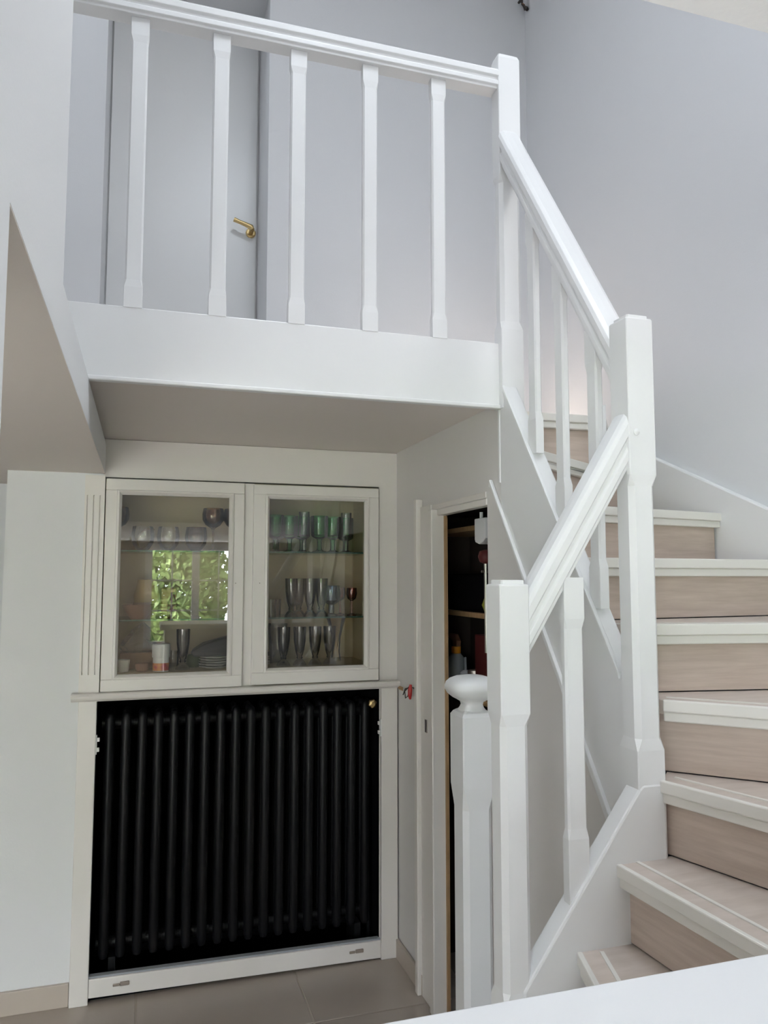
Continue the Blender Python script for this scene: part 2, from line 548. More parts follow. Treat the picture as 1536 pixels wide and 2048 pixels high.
def offs(line, d):
    """shift a nosing polyline towards the upper side"""
    out = []
    for i, p in enumerate(line):
        a = Vector(line[max(i - 1, 0)]); b = Vector(line[min(i + 1, len(line) - 1)])
        t = (b - a).normalized(); nrm = Vector((-t.y, t.x))
        out.append((p[0] + nrm.x * d, p[1] + nrm.y * d))
    return out
def strip(mb, line, d0, d1, z0, z1):
    a, b = offs(line, d0), offs(line, d1)
    mb.prism(a + b[::-1], 'z', z0, z1)
for k in range(-3, 10):
    z = zs(k)
    a, b = NOSE[k], NOSE[k + 1]
    poly = offs(a, .004)
    if k == 3: poly = poly + [(1.778, .65)]
    if k == 9: poly = poly + [(1.778, 3.33)]
    poly = poly + offs(b, .03 if k < 9 else .0)[::-1]
    tr_ = MB(); tr_.prism(poly, 'z', z - .03, z)
    t = tr_.build('tread', 'tread', stair)
    nb = MB(); strip(nb, a, -.004, .008, z - .024, z + .002)
    strip(nb, a, .002, .020, z - .045, z - .024)
    nb.build('nosing', 'nosing', t, bevel=.003)
    nb = MB(); strip(nb, a, .042, .050, z, z + .0022)
    nb.build('edge_strip', 'nosing', t)
    ra = list(a)
    if k in (3, 4, 5):
        p0, p1 = Vector(a[0]), Vector(a[1]); e_ = p0 - (p1 - p0).normalized() * .05
        ra = [(e_.x, e_.y)] + ra
    rb = MB(); strip(rb, ra, .026, .040, (zs(k - 1) if k > -3 else 0) + .003, z - .03)
    rb.build('riser', 'riser', stair)
rb = MB(); strip(rb, NOSE[10], .0, .012, zs(9) + .003, 2.15); rb.build('riser', 'riser', stair)
bx(1.393, 1.414, 2.118, 2.132, 1.90, 2.055).build('sunlit_strip', 'paint', stair, bevel=.002)  # made-up white strip standing in for a sunlit edge
# strings
sb = MB()
sb.prism([(.72, 0), (.72, .739 + 1.32 * (.72 - .745)), (.99, 1.063), (1.0, 1.072), (1.0555, 1.072), (1.0555, 0)], 'y', 1.3985, 1.447)
sb.build('lower_string', 'paint', stair, bevel=.005)
def st2(y): return 1.297 + (y - 1.485) * 1.406
sb = MB()
sb.prism([(1.46, st2(1.46) - .405), (1.46, st2(1.46)), (2.035, st2(2.035)), (2.06, st2(2.06)), (2.06, 1.70)], 'x', 1.007, 1.052)
sb.build('upper_string', 'paint', stair, bevel=.005)
sb = MB()   # lip along the top edge of the upper string
sb.prism([(1.48, st2(1.48) - .012), (1.48, st2(1.48) + .004), (2.03, st2(2.03) + .004), (2.03, st2(2.03) - .012)], 'x', 1.001, 1.011)
sb.build('string_lip', 'paint', stair, bevel=.002)
sb = MB()   # raised bead along its lower edge
def tb(y): return .975 + (y - 1.546) * 1.411
sb.prism([(1.47, tb(1.47)), (1.47, tb(1.47) + .035), (2.12, tb(2.12) + .012), (2.127, tb(2.12) - .012), (2.11, tb(2.11) - .002)], 'x', .998, 1.01)
sb.build('string_bead', 'paint', stair, bevel=.003)
sb = MB(); sb.prism([(-.05, 0), (-.05, .25), (.95, .80), (1.25, .98), (1.778, 1.0), (1.778, 0)], 'y', .615, .648)
sb.build('outer_string', 'paint', stair)

# ---- posts, balusters, rails
def post_rings(x0, x1, y0, y1, prof):
    """prof: list of (z, inset, chamfer)"""
    rings = []
    for z, ins, ch in prof:
        a, b, c, d = x0 + ins, x1 - ins, y0 + ins, y1 - ins
        rings.append([(a + ch, c, z), (b - ch, c, z), (b, c + ch, z), (b, d - ch, z), (b - ch, d, z), (a + ch, d, z), (a, d - ch, z), (a, c + ch, z)])
    return rings
def newel(parent, x0, x1, y0, y1, z0, z1, blocks, name='newel_post', cap=True, label=None):
    """blocks: (za, zb) spans where the arrises are chamfered"""
    prof = [(z0, 0, .002)]
    for za, zb in blocks:
        prof += [(za, 0, .002), (za + .024, .0022, .011), (zb - .024, .0022, .011), (zb, 0, .002)]
    prof += [(z1 - .012, 0, .002), (z1 - .009, .001, .003)]
    if cap:
        prof += [(z1 - .008, .007, .003), (z1 - .001, .007, .003), (z1, .009, .003)]
    else:
        prof += [(z1, .004, .003)]
    o = MB().loft(post_rings(x0, x1, y0, y1, prof)).build(name, 'paint', parent)
    if label: o['label'] = label
    return o
def baluster(parent, x0, x1, y0, y1, zb, zt, sb0=0, st0=0):
    """zb/zt: ends of the member; stop chamfers start .06 from the visible ends"""
    prof = [(zb, 0, .001), (zb + .055 + sb0, 0, .001), (zb + .075 + sb0, .0020, .0045), (zt - .075 - st0, .0020, .0045), (zt - .055 - st0, 0, .001), (zt, 0, .001)]
    return MB().loft(post_rings(x0, x1, y0, y1, prof)).build('baluster', 'paint', parent)
def hrail(parent, prof, pts, name='handrail'):
    """sweep a 2-D profile (across, up) along a straight run; across is horizontal and square to the run"""
    a, b = Vector(pts[0]), Vector(pts[1])
    t = (b - a); h = Vector((t.x, t.y, 0)).normalized(); side = Vector((h.y, -h.x, 0))
    rings = [[tuple(p + side * u + Vector((0, 0, v))) for u, v in prof] for p in (a, b)]
    return MB().loft(rings).build(name, 'paint', parent, bevel=.0015)
def rail_prof(w, h):
    u = w / 2
    r = [(-u * .72, 0), (u * .72, 0), (u * .72, .10 * h), (u * .92, .16 * h), (u * .92, .34 * h), (u * .78, .40 * h), (u * .78, .52 * h), (u, .58 * h), (u, .80 * h),
         (u * .86, .92 * h), (u * .55, h * .985), (0, h)]
    return r + [(-x, y) for x, y in r[:1:-1][1:]]

# landing balustrade
lb = thing('landing_balustrade', (.4, 2.06, 2.2), 'white level balustrade with flat balusters along the landing edge', 'balustrade')
hrail(lb, rail_prof(.066, .066), [(-.75, 2.062, 2.995), (1.006, 2.062, 2.995)])
for i, x in enumerate((-.494, -.279, -.064, .151, .366, .578, .791)):
    baluster(lb, x, x + .047, 2.05, 2.074, 2.198, 3.002)
newel(lb, 1.003, 1.076, 2.03, 2.08, 2.0, 3.108, [(2.24, 2.72)], cap=False)
# upper flight balustrade
ub = thing('upper_balustrade', (1.02, 1.43, .9), 'white balustrade climbing the upper flight from the tall newel', 'balustrade')
newel(ub, .990, 1.057, 1.400, 1.466, .75, 2.075, [(1.14, 1.72), ], label='tall square white newel at the turn')
nb = MB(); nb.lathe(0, 0, [(.004, 0), (.004, .002), (.002, .0035)], 10)
hrail(ub, rail_prof(.072, .118), [(1.037, 1.468, 1.905), (1.037, 2.032, 2.745)])
for y in (1.557, 1.706, 1.848):
    baluster(ub, 1.012, 1.036, y, y + .046, st2(y) + .03, 1.905 + (y + .02 - 1.468) * 1.489 + .03, .04, .03)
# lower flight balustrade
lo = thing('lower_balustrade', (.85, 1.43, 0), 'short white balustrade of the lower steps with low newel and one baluster', 'balustrade')
newel(lo, .680, .745, 1.400, 1.465, 0, 1.495, [(.36, .62), (.68, 1.23)], label='low square white newel with stepped cap')
hrail(lo, rail_prof(.066, .125), [(.742, 1.435, 1.335), (.993, 1.435, 1.735)])
baluster(lo, .829, .876, 1.408, 1.432, .82, 1.50, .10, .03)

# mushroom-capped post in front of the closet
ms = thing('finial_post', (.902, 2.048, 0), 'stout white post with a mushroom knob in front of the closet', 'post')
prof = [(0, 0, .002), (.80, 0, .002), (.84, .006, .016), (.9, .006, .016)]
prof = [(0, .004, .014), (.86, .004, .014), (.92, 0, .003), (1.112, 0, .003), (1.122, .006, .004), (1.128, .014, .006)]
MB().loft(post_rings(.855, .950, 2.0, 2.095, prof)).build('shaft', 'paint', ms)
kn = MB()
pr = [(.036, 1.120), (.036, 1.127), (.031, 1.134), (.028, 1.142), (.030, 1.150), (.037, 1.154), (.040, 1.156), (.050, 1.161), (.062, 1.171), (.0685, 1.183), (.0695, 1.192), (.066, 1.203), (.056, 1.213), (.040, 1.220), (.02, 1.2235), (.004, 1.2245)]
kn.lathe(.9025, 2.0475, pr, 40, sq=3.6)
kn.build('knob', 'paint', ms, smooth='all')
# ================================================================== CABINET
cab = thing('display_cabinet', (.395, 3.2, 1.082), 'built-in white display cabinet with two glazed doors above the radiator', 'cabinet')
b = MB()
b.box(-.137, -.125, 3.052, 3.40, 1.082, 1.870); b.box(.915, .927, 3.052, 3.40, 1.082, 1.870)
b.box(-.125, .915, 3.39, 3.40, 1.082, 1.870); b.box(-.125, .915, 3.052, 3.39, 1.858, 1.870)
b.box(-.125, .915, 3.052, 3.39, 1.082, 1.144)
b.build('carcass', 'cab_in', cab)
b = MB(); b.box(.372, .418, 3.045, 3.07, 1.082, 1.870); b.build('centre_stile', 'paint_cream', cab, bevel=.002)
for z in (1.341, 1.604):
    b = MB(); b.cur = 0; b.box(-.123, .913, 3.085, 3.36, z - .006, z)
    s_ = b.build('glass_shelf', 'shelf_glass', cab)
    b = MB(); b.box(-.123, .913, 3.083, 3.085, z - .006, z); b.build('shelf_edge', 'shelf_edge', s_)
def cab_door(x0, x1, z0, z1, gx0, gx1, gz0, gz1):
    y = 3.028
    f = MB()
    for a in ((x0, x1, z0, gz0 - .016), (x0, x1, gz1 + .016, z1), (x0, gx0 - .016, gz0 - .016, gz1 + .016), (gx1 + .016, x1, gz0 - .016, gz1 + .016)):
        f.box(a[0], a[1], y, y + .022, a[2], a[3])
    d = f.build('door', 'paint_cream', cab, bevel=.0025)
    m = MB()
    a, b_, c, e = gx0 - .018, gx1 + .018, gz0 - .018, gz1 + .018
    def ring(i, yy): return [(a + i, yy, c + i), (b_ - i, yy, c + i), (b_ - i, yy, e - i), (a + i, yy, e - i)]
    m.loft([ring(0, y), ring(.002, y - .007), ring(.009, y - .009), ring(.013, y - .003), ring(.018, y + .006), ring(.018, y + .02)], cap=False)
    m.build('glazing_bead', 'paint_cream', d)
    bx(gx0 - .004, gx1 + .004, y + .010, y + .013, gz0 - .004, gz1 + .004).build('glass_pane', 'pane', d)
    return d
dl = cab_door(-.135, .377, 1.083, 1.869, -.078, .319, 1.143, 1.810)
dr_ = cab_door(.413, .927, 1.086, 1.866, .476, .867, 1.148, 1.811)
for d, x in ((dl, .347), (dr_, .440)):
    MB().loft([[(x + .002 * math.cos(t * PI / 4), yy, 1.478 + .002 * math.sin(t * PI / 4)) for t in range(8)] for yy in (3.0272, 3.029)]).build('screw_hole', 'worn', d)

# radiator surround
sr = thing('radiator_surround', (.4, 3.04, 0), 'white timber surround with sill, posts and bottom rail framing the radiator', 'radiator cover')
p = MB(); p.box(-.209, -.139, 3.040, YB, 1.082, 1.880)
for xa, xb in ((-.209, -.201), (-.197, -.179), (-.175, -.157), (-.153, -.139)):
    p.box(xa, xb, 3.033, 3.040, 1.147, 1.804)
p.box(-.209, -.139, 3.033, 3.040, 1.082, 1.147); p.box(-.209, -.139, 3.033, 3.040, 1.804, 1.880)
p.build('fluted_pilaster', 'paint_cream', sr)
bx(-.207, -.144, 3.024, YB, 0, 1.055).build('post', 'paint_cream', sr, bevel=.003)
bx(.937, 1.006, 3.024, YB, 0, 1.055).build('post', 'paint_cream', sr, bevel=.003)
q = MB()
q.prism([(3.05, 1.082), (3.05, 1.052), (3.022, 1.052), (3.018, 1.056), (3.006, 1.060), (3.002, 1.066), (3.0, 1.074), (3.004, 1.080), (3.010, 1.082)], 'x', -.232, 1.01)
q.build('sill', 'paint_cream', sr)
q = MB(); q.prism([(-.144, .020), (.937, .006), (.937, .072), (-.144, .084)], 'y', 3.030, 3.048)
rl = q.build('bottom_rail', 'paint_cream', sr, bevel=.003)
q = MB(); q.prism([(-.144, .084), (.937, .072), (.937, .078), (-.144, .090)], 'y', 3.038, 3.06)
q.build('rail_rebate', 'grey_plastic', rl)
for x, z in ((-.034, .055), (.836, .045)):
    q = MB(); q.box(x - .028, x - .004, 3.026, 3.031, z - .006, z + .004); q.box(x - .004, x + .028, 3.022, 3.031, z - .005, z + .008)
    q.build('latch', 'worn', rl, bevel=.003)
for x0, x1 in ((-.144, -.131), (.925, .937)):
    for dz in (-.024, .012):
        q = MB(); q.box(x0, x1, 3.027, 3.04, .895 + dz, .895 + dz + .014); q.build('hinge', 'hinge', sr, bevel=.002)
    q = MB(); q.box(min(x0, x1) if x0 < 0 else x1 - .004, min(x0, x1) + .004 if x0 < 0 else x1, 3.027, 3.04, .862, .93); q.build('hinge_leaf', 'hinge', sr)
q = MB(); q.prism([(1.006, 1.062), (1.006, 1.052), (1.0105, 1.046), (1.0105, 1.062)], 'y', 2.97, 3.02); q.build('sill_return', 'shelf_wood', sr)

# radiator
rad = thing('radiator', (.4, 3.16, 0), 'black cast iron column radiator in the white surround', 'radiator')
N = 18
m = MB()
def colm(y, r):
    pr_ = [(.004, .115), (r * .7, .118), (r, .135), (r, .955), (r * .95, .975), (r * .72, .990), (.004, .9965)]
    m.lathe(0, y, pr_, 10)
for y in (3.105, 3.165, 3.225): colm(y, .0185)
for z in (.15, .95):
    m.tube([(-.029, 3.165, z), (.029, 3.165, z)], .024, 10)
    m.box(-.011, .011, 3.105, 3.225, z - .02, z + .028)
first = m.build('section', 'black_iron', org=(0, 0, 0), smooth=True)
for i in range(N):
    x = -.100 + i * .0583
    o = first if i == 0 else bpy.data.objects.new('section', first.data)
    if i: col.objects.link(o)
    o.parent = rad
    o.location = (Vector((x, 0, 0)) - ORG[rad.name]) * S
for x in (-.07, .86):
    bx(x - .012, x + .012, 3.10, 3.23, 0, .12).build('foot', 'black_iron', rad)
v = MB(); v.tube([(.915, 3.16, .985), (.915, 3.085, .985)], .012, 10); v.lathe(0, 0, [(.001, 0)], 3) if False else None
v.build('valve_stem', 'black_iron', rad)
v = MB()
v.loft([[(.915 + r_ * math.cos(t * PI / 3 + .3), yy, .985 + r_ * math.sin(t * PI / 3 + .3)) for t in range(6)] for r_, yy in ((.018, 3.085), (.019, 3.074), (.016, 3.07), (.008, 3.068), (.007, 3.06))])
v.build('valve_cap', 'brass', rad)
v = MB(); v.tube([(.915, 3.16, .985), (.925, 3.17, .6), (.925, 3.17, 0.0)], .009, 8); v.build('pipe', 'black_iron', rad)
for i, x in enumerate((.79, .85, .885)):
    pass

# ================================================================== CABINET CONTENTS
Z1, Z2, Z3 = 1.144, 1.341, 1.604
def goblet(name, prof, m, loc, label, cat, group=None, n=20, stem_m=None):
    """one vessel standing at loc; prof outer profile (r,z) from foot up, inner wall returned"""
    t = MB()
    t.lathe(0, 0, prof, n)
    o = t.build(name, m, org=(0, 0, 0), smooth=True)
    o.location = Vector(loc) * S
    ORG[o.name] = Vector((0, 0, 0))
    return tag(o, label, cat, group)
def place(o, loc, label):
    c = o.copy(); col.objects.link(c); c.location = Vector(loc) * S; c['label'] = label
    return c
green_prof = [(.030, 0), (.030, .003), (.014, .008), (.010, .014), (.0095, .045), (.012, .055), (.028, .062), (.034, .068), (.0355, .078), (.036, .150), (.0345, .150), (.034, .078), (.030, .071), (.002, .068)]
gx = [(.515, 3.13), (.580, 3.16), (.700, 3.13), (.765, 3.165), (.640, 3.20), (.830, 3.21), (.545, 3.26), (.850, 3.28)]
names = ['leftmost green goblet on the top shelf behind the right glass door', 'second green goblet from the left on the top cabinet shelf',
         'green goblet just right of the first tall pale glass on the top shelf', 'green goblet left of the rightmost tall pale glass on the top shelf',
         'green goblet half hidden behind the first tall pale glass', 'green goblet behind the rightmost tall pale glass',
         'green goblet at the back left of the top cabinet shelf', 'green goblet at the back right of the top cabinet shelf']
g0 = goblet('green_goblet', green_prof, 'green_glass', (gx[0][0], gx[0][1], Z3), names[0], 'goblet', 'green goblets on the top cabinet shelf')
for (x, y), n in zip(gx[1:], names[1:]): place(g0, (x, y, Z3), n)
tall = [(.024, 0), (.024, .003), (.010, .008), (.009, .045), (.014, .058), (.021, .068), (.0225, .165), (.021, .165), (.019, .07), (.002, .062)]
a0 = goblet('pale_glass', tall, 'aqua_glass', (.632, 3.115, Z3), 'first tall pale stemmed glass among the green goblets', 'glass', 'pale glasses among the green goblets')
place(a0, (.812, 3.12, Z3), 'rightmost tall pale stemmed glass among the green goblets')
smoke = [(.028, 0), (.027, .006), (.017, .020), (.010, .026), (.013, .031), (.010, .036), (.013, .042), (.019, .062), (.0245, .10), (.0265, .155), (.025, .155), (.023, .10), (.016, .06), (.002, .045)]
s0 = goblet('smoke_goblet', smoke, 'smoke_glass', (.585, 3.13, Z2), 'leftmost smoked grey goblet on the middle shelf', 'goblet', 'smoked grey goblets in the cabinet')
for x, y, z, n in ((.625, 3.18, Z2, 'smoked grey goblet behind the leftmost one on the middle shelf'), (.662, 3.13, Z2, 'third smoked grey goblet on the middle shelf'),
                   (.712, 3.14, Z2, 'rightmost smoked grey goblet on the middle shelf'), (.555, 3.13, Z1, 'first smoked grey goblet from the left on the lowest right shelf'),
                   (.622, 3.135, Z1, 'second smoked grey goblet from the left on the lowest right shelf'), (.686, 3.135, Z1, 'third smoked grey goblet from the left on the lowest right shelf'),
                   (.748, 3.14, Z1, 'fourth smoked grey goblet in front of the yellow vase'), (.160, 3.13, Z1, 'single smoked grey goblet beside the white canister')):
    place(s0, (x, y, z), n)
cup = [(.020, 0), (.021, .004), (.024, .07), (.0225, .07), (.020, .006), (.002, .005)]
c0 = goblet('clear_tumbler', cup, 'clear_glass', (.500, 3.12, Z2), 'small clear tumbler at the left end of the middle right shelf', 'tumbler', 'clear tumblers in the cabinet')
place(c0, (.530, 3.19, Z2), 'small clear tumbler behind the left goblets on the middle shelf')
wide = [(.026, 0), (.026, .004), (.012, .01), (.012, .045), (.034, .06), (.040, .09), (.036, .125), (.0345, .125), (.038, .09), (.032, .063), (.002, .055)]
goblet('blue_glass', wide, 'blue_glass', (.762, 3.17, Z2), 'pale blue footed glass right of the grey goblets', 'glass')
r0 = goblet('rose_glass', [(.02, 0), (.02, .003), (.005, .008), (.005, .06), (.018, .07), (.023, .09), (.021, .115), (.0195, .115), (.021, .09), (.016, .073), (.002, .068)], 'rose_glass', (.812, 3.22, Z2),
            'small rose stemmed glass left of its twin on the middle shelf', 'glass', 'rose stemmed glasses')
place(r0, (.850, 3.17, Z2), 'small rose stemmed glass at the right end of the middle shelf')
goblet('yellow_vase', [(.022, 0), (.022, .006), (.016, .04), (.02, .10), (.034, .16), (.044, .19), (.0425, .19), (.031, .158), (.017, .10), (.002, .05)], 'yellow_glass', (.80, 3.24, Z1), 'yellow flared glass vase behind the lower goblets', 'vase')
goblet('glass_carafe', [(.03, 0), (.032, .005), (.036, .09), (.042, .165), (.0405, .165), (.034, .09), (.03, .008), (.002, .006)], 'clear_glass', (.545, 3.22, Z1), 'wide clear glass vessel behind the lower left goblet', 'vase')
goblet('glass_bowl', [(.02, 0), (.02, .004), (.05, .03), (.062, .05), (.06, .05), (.047, .031), (.002, .006)], 'clear_glass', (.50, 3.28, Z1 + .0), 'shallow clear bowl at the back left of the lowest right shelf', 'bowl')
def plates(x, y, z, n, r, label0, grp, m='porcelain'):
    base = None
    word = ['lowest', 'second lowest', 'third lowest', 'fourth lowest', 'fifth lowest']
    for i in range(n):
        L = word[i] + ' ' + label0 if i < n - 1 else 'topmost ' + label0
        zz = z + i * .0095
        if base is None:
            base = goblet('plate', [(r * .55, 0), (r * .58, .002), (r, .0075), (r, .0090), (r * .6, .0045), (.002, .004)], m, (x, y, zz), L, 'plate', grp, 28)
        else:
            place(base, (x, y, zz), L)
plates(.455, 3.17, Z1, 4, .050, 'white plate in the small stack behind the centre stile', 'small plate stack')
# left side
wine = [(.028, 0), (.028, .002), (.005, .008), (.0035, .03), (.0035, .085), (.008, .092), (.030, .105), (.042, .125), (.0435, .148), (.039, .172), (.0375, .172), (.042, .148), (.040, .125), (.028, .107), (.002, .095)]
tumb = [(.018, 0), (.026, .006), (.040, .028), (.044, .052), (.041, .080), (.038, .093), (.0365, .093), (.0395, .080), (.0425, .052), (.038, .03), (.024, .009), (.002, .006)]
goblet('brown_tumbler', tumb, 'brown_glass', (.200, 3.115, Z3), 'brown rounded tumbler at the front of the top left shelf', 'tumbler')
w0 = goblet('amber_wineglass', wine, 'amber_glass', (.268, 3.15, Z3), 'amber wine glass standing above the brown tumbler', 'wine glass', 'amber wine glasses on the top left shelf')
place(w0, (.352, 3.16, Z3), 'amber wine glass cut off by the centre stile')
place(w0, (-.095, 3.20, Z3), 'amber wine glass at the left end of the top shelf')
bw = goblet('clear_balloon_glass', tumb, 'clear_glass', (.000, 3.13, Z3), 'left clear rounded glass on the top left shelf', 'glass', 'clear rounded glasses on the top left shelf')
place(bw, (.095, 3.13, Z3), 'right clear rounded glass beside the brown tumbler')
ring = MB(); ring.tube([(.03 + .05 * math.cos(t), 3.26, 1.76 + .05 * math.sin(t)) for t in [PI * .4 + i * PI * .9 / 10 for i in range(11)]], .0035, 8)
o = ring.build('brown_hoop', 'ochre', smooth=True); tag(o, 'thin curved brown hoop leaning at the back of the top left shelf', 'hoop'); o.location.z = Z3 * S + .0
# middle left shelf
goblet('ochre_jug', [(.035, 0), (.04, .01), (.048, .05), (.05, .09), (.04, .13), (.036, .15), (.03, .152), (.002, .152)], 'ochre', (.02, 3.24, Z2), 'tall ochre jug at the back of the middle left shelf', 'jug')
o = bx(.075, .135, 3.22, 3.28, Z2, Z2 + .118).build('ochre_box', 'ochre', bevel=.008); tag(o, 'square ochre box right of the tall ochre jug', 'box')
goblet('terracotta_bowl', [(.03, 0), (.032, .006), (.05, .03), (.062, .055), (.060, .055), (.047, .03), (.002, .008)], 'terracotta', (-.01, 3.13, Z2), 'terracotta bowl at the front of the middle left shelf', 'bowl')
goblet('brown_pot', [(.028, 0), (.034, .01), (.04, .04), (.036, .062), (.034, .062), (.037, .04), (.002, .008)], 'cardboard', (.005, 3.19, Z2 + .0), 'small brown pot between the terracotta bowl and the ochre jug', 'pot')
q = MB(); q.lathe(.118, 3.165, [(.018, Z2), (.019, Z2 + .004), (.019, Z2 + .06), (.009, Z2 + .08), (.008, Z2 + .10), (.002, Z2 + .101)], 16)
o = q.build('red_bottle', 'maroon', smooth=True); tag(o, 'small dark red bottle on the middle left shelf', 'bottle')
# lowest left shelf
cn = thing('canister', (.078, 3.10, Z1), 'white plastic canister with a red printed label and white lid', 'canister')
q = MB(); q.lathe(.078, 3.10, [(.029, Z1), (.030, Z1 + .003), (.030, Z1 + .052), (.002, Z1 + .0525)], 28); q.build('body', 'white_plastic', cn, smooth=True)
q = MB(); q.lathe(.078, 3.10, [(.0305, Z1 + .004), (.0305, Z1 + .032)], 28, cap=False); q.build('label_band', 'label_red', cn, smooth=True)
q = MB(); q.lathe(.078, 3.10, [(.0325, Z1 + .052), (.0335, Z1 + .055), (.0335, Z1 + .100), (.031, Z1 + .103), (.002, Z1 + .104)], 28); q.build('lid', 'white_plastic', cn, smooth=True)
plates(.285, 3.155, Z1, 5, .062, 'white-rimmed plate in the stack behind the left glass door', 'plate stack behind the left door')
q = MB(); q.loft([[(.20, 3.10, Z1 + .049), (.36, 3.10, Z1 + .049), (.36, 3.21, Z1 + .049), (.215, 3.21, Z1 + .049)],
                  [(.185, 3.10, Z1 + .068), (.37, 3.10, Z1 + .06), (.37, 3.21, Z1 + .06), (.20, 3.21, Z1 + .07)],
                  [(.235, 3.11, Z1 + .095), (.365, 3.11, Z1 + .10), (.365, 3.2, Z1 + .10), (.24, 3.2, Z1 + .098)],
                  [(.28, 3.12, Z1 + .112), (.355, 3.12, Z1 + .128), (.355, 3.19, Z1 + .128), (.29, 3.19, Z1 + .112)]])
o = q.build('black_cloth', 'dark', bevel=.006); tag(o, 'black folded cloth lying on the plate stack', 'cloth')
goblet('mossy_pot', [(.022, 0), (.028, .01), (.030, .035), (.02, .05), (.002, .051)], 'moss', (.205, 3.20, Z1), 'small mossy green pot left of the plate stack', 'pot')
place(c0, (.125, 3.17, Z1), 'small clear tumbler behind the single grey goblet')
o = bx(-.075, .055, 3.19, 3.30, Z1, Z1 + .062).build('brown_box', 'cardboard', bevel=.003); tag(o, 'flat brown cardboard box on the lowest left shelf', 'box')
goblet('white_cup', [(.02, 0), (.024, .004), (.028, .045), (.0265, .045), (.022, .006), (.002, .005)], 'porcelain', (-.062, 3.12, Z1), 'small white cup in the lower left corner of the cabinet', 'cup')
goblet('terracotta_saucepot', [(.02, 0), (.024, .004), (.026, .03), (.0245, .03), (.022, .006), (.002, .005)], 'terracotta', (.01, 3.12, Z1), 'little terracotta pot right of the white cup', 'pot')
q = MB()
rr = random.Random(3)
rings = []
for i in range(6):
    zz = Z1 + .063 + i * .022
    k = [1.0, 1.12, 1.05, .85, .55, .15][i]
    rings.append([(-.01 + k * (.062 + rr.uniform(-.014, .014)) * math.cos(2 * PI * t / 14) + i * .004, 3.24 + k * (.045 + rr.uniform(-.01, .01)) * math.sin(2 * PI * t / 14), zz + rr.uniform(-.006, .006) * (i > 0)) for t in range(14)])
q.loft(rings)
o = q.build('plastic_bag', 'plastic_film'); tag(o, 'crumpled clear plastic bag on the brown cardboard box', 'bag')

# ================================================================== CLOSET CONTENTS
CX = 1.14
def cshelf(z, label, x=CX):
    o = bx(x, 1.315, 2.185, 2.995, z - .018, z).build('closet_shelf', 'shelf_wood', bevel=.001)
    return tag(o, label, 'shelf', 'raw wood closet shelves')
sA, sB, sC = 1.688, 1.374, 1.075
cshelf(sA, 'upper raw wood shelf inside the dark closet'); cshelf(sB, 'middle raw wood shelf inside the dark closet'); cshelf(sC, 'lower raw wood shelf inside the closet behind the spray bottle')
o = bx(CX + .02, CX + .10, 2.40, 2.90, sB, sB + .14).build('black_case', 'black', bevel=.01); tag(o, 'black case on the middle closet shelf', 'case')
o = bx(CX + .11, CX + .165, 2.5, 2.80, sB, sB + .26).build('grey_box', 'closet', bevel=.005); tag(o, 'dark grey box behind the black case', 'box')
sp = thing('spray_bottle', (1.2, 2.87, sC), 'grey spray bottle with an orange collar in the closet', 'bottle')
q = MB(); q.lathe(1.2, 2.87, [(.036, sC), (.042, sC + .006), (.042, sC + .075), (.034, sC + .105), (.018, sC + .125), (.002, sC + .126)], 20); q.build('body', 'grey_plastic', sp, smooth=True)
q = MB(); q.lathe(1.2, 2.87, [(.017, sC + .125), (.019, sC + .128), (.019, sC + .152), (.002, sC + .153)], 16); q.build('collar', 'orange', sp, smooth=True)
q = MB(); q.prism([(2.845, sC + .153), (2.84, sC + .175), (2.87, sC + .20), (2.93, sC + .20), (2.93, sC + .185), (2.89, sC + .175), (2.885, sC + .153)], 'x', 1.19, 1.21); q.build('trigger_head', 'terracotta', sp, bevel=.003)
pb = thing('pump_bottle', (1.19, 2.755, sC), 'small white bottle with a thin spout beside the spray bottle', 'bottle')
q = MB(); q.lathe(1.19, 2.755, [(.019, sC), (.021, sC + .004), (.021, sC + .062), (.010, sC + .072), (.002, sC + .073)], 16); q.build('body', 'white_plastic', pb, smooth=True)
q = MB(); q.lathe(1.19, 2.755, [(.006, sC + .072), (.0045, sC + .12), (.001, sC + .122)], 10); q.build('spout', 'grey_plastic', pb, smooth=True)
q = MB(); q.lathe(1.17, 2.62, [(.024, sC), (.026, sC + .003), (.026, sC + .075), (.028, sC + .077), (.028, sC + .088), (.002, sC + .09)], 18)
o = q.build('tin', 'steel', smooth=True); tag(o, 'shiny metal tin beside the low newel in the closet', 'tin')
o = bx(CX + .02, CX + .12, 2.50, 2.60, sC, sC + .22).build('maroon_carton', 'maroon', bevel=.004); tag(o, 'dark maroon carton on the lower closet shelf', 'carton')
q = MB(); q.lathe(1.165, 2.475, [(.004, sB), (.022, sB + .010), (.03, sB + .03), (.022, sB + .052), (.004, sB + .06)], 14)
o = q.build('lime_ball', 'lime', smooth='all'); tag(o, 'yellow-green ball at the edge of the middle closet shelf', 'ball')
q = MB(); q.lathe(1.10, 2.37, [(.004, 1.545), (.02, 1.552), (.026, 1.57), (.02, 1.588), (.004, 1.593)], 14)
hb = thing('hanging_lantern', (1.10, 2.37, 1.5), 'dark hanging utensil with a dark red top in the closet', 'utensil')
q.build('red_top', 'maroon', hb, smooth='all')
q = MB(); q.tube([(1.10, 2.37, 1.25), (1.10, 2.37, 1.548)], .006, 8); q.tube([(1.085, 2.37, 1.52), (1.115, 2.37, 1.52)], .004, 8); q.build('rod', 'steel', hb)
jb = thing('junction_box', (1.10, 2.385, 1.62), 'small white electrical box high in the closet', 'electrical box')
q = MB(); q.prism([(2.34, 1.63), (2.36, 1.62), (2.39, 1.612), (2.42, 1.62), (2.425, 1.63), (2.425, 1.70), (2.34, 1.70)], 'x', 1.085, 1.125); q.build('case', 'white_plastic', jb, bevel=.003)
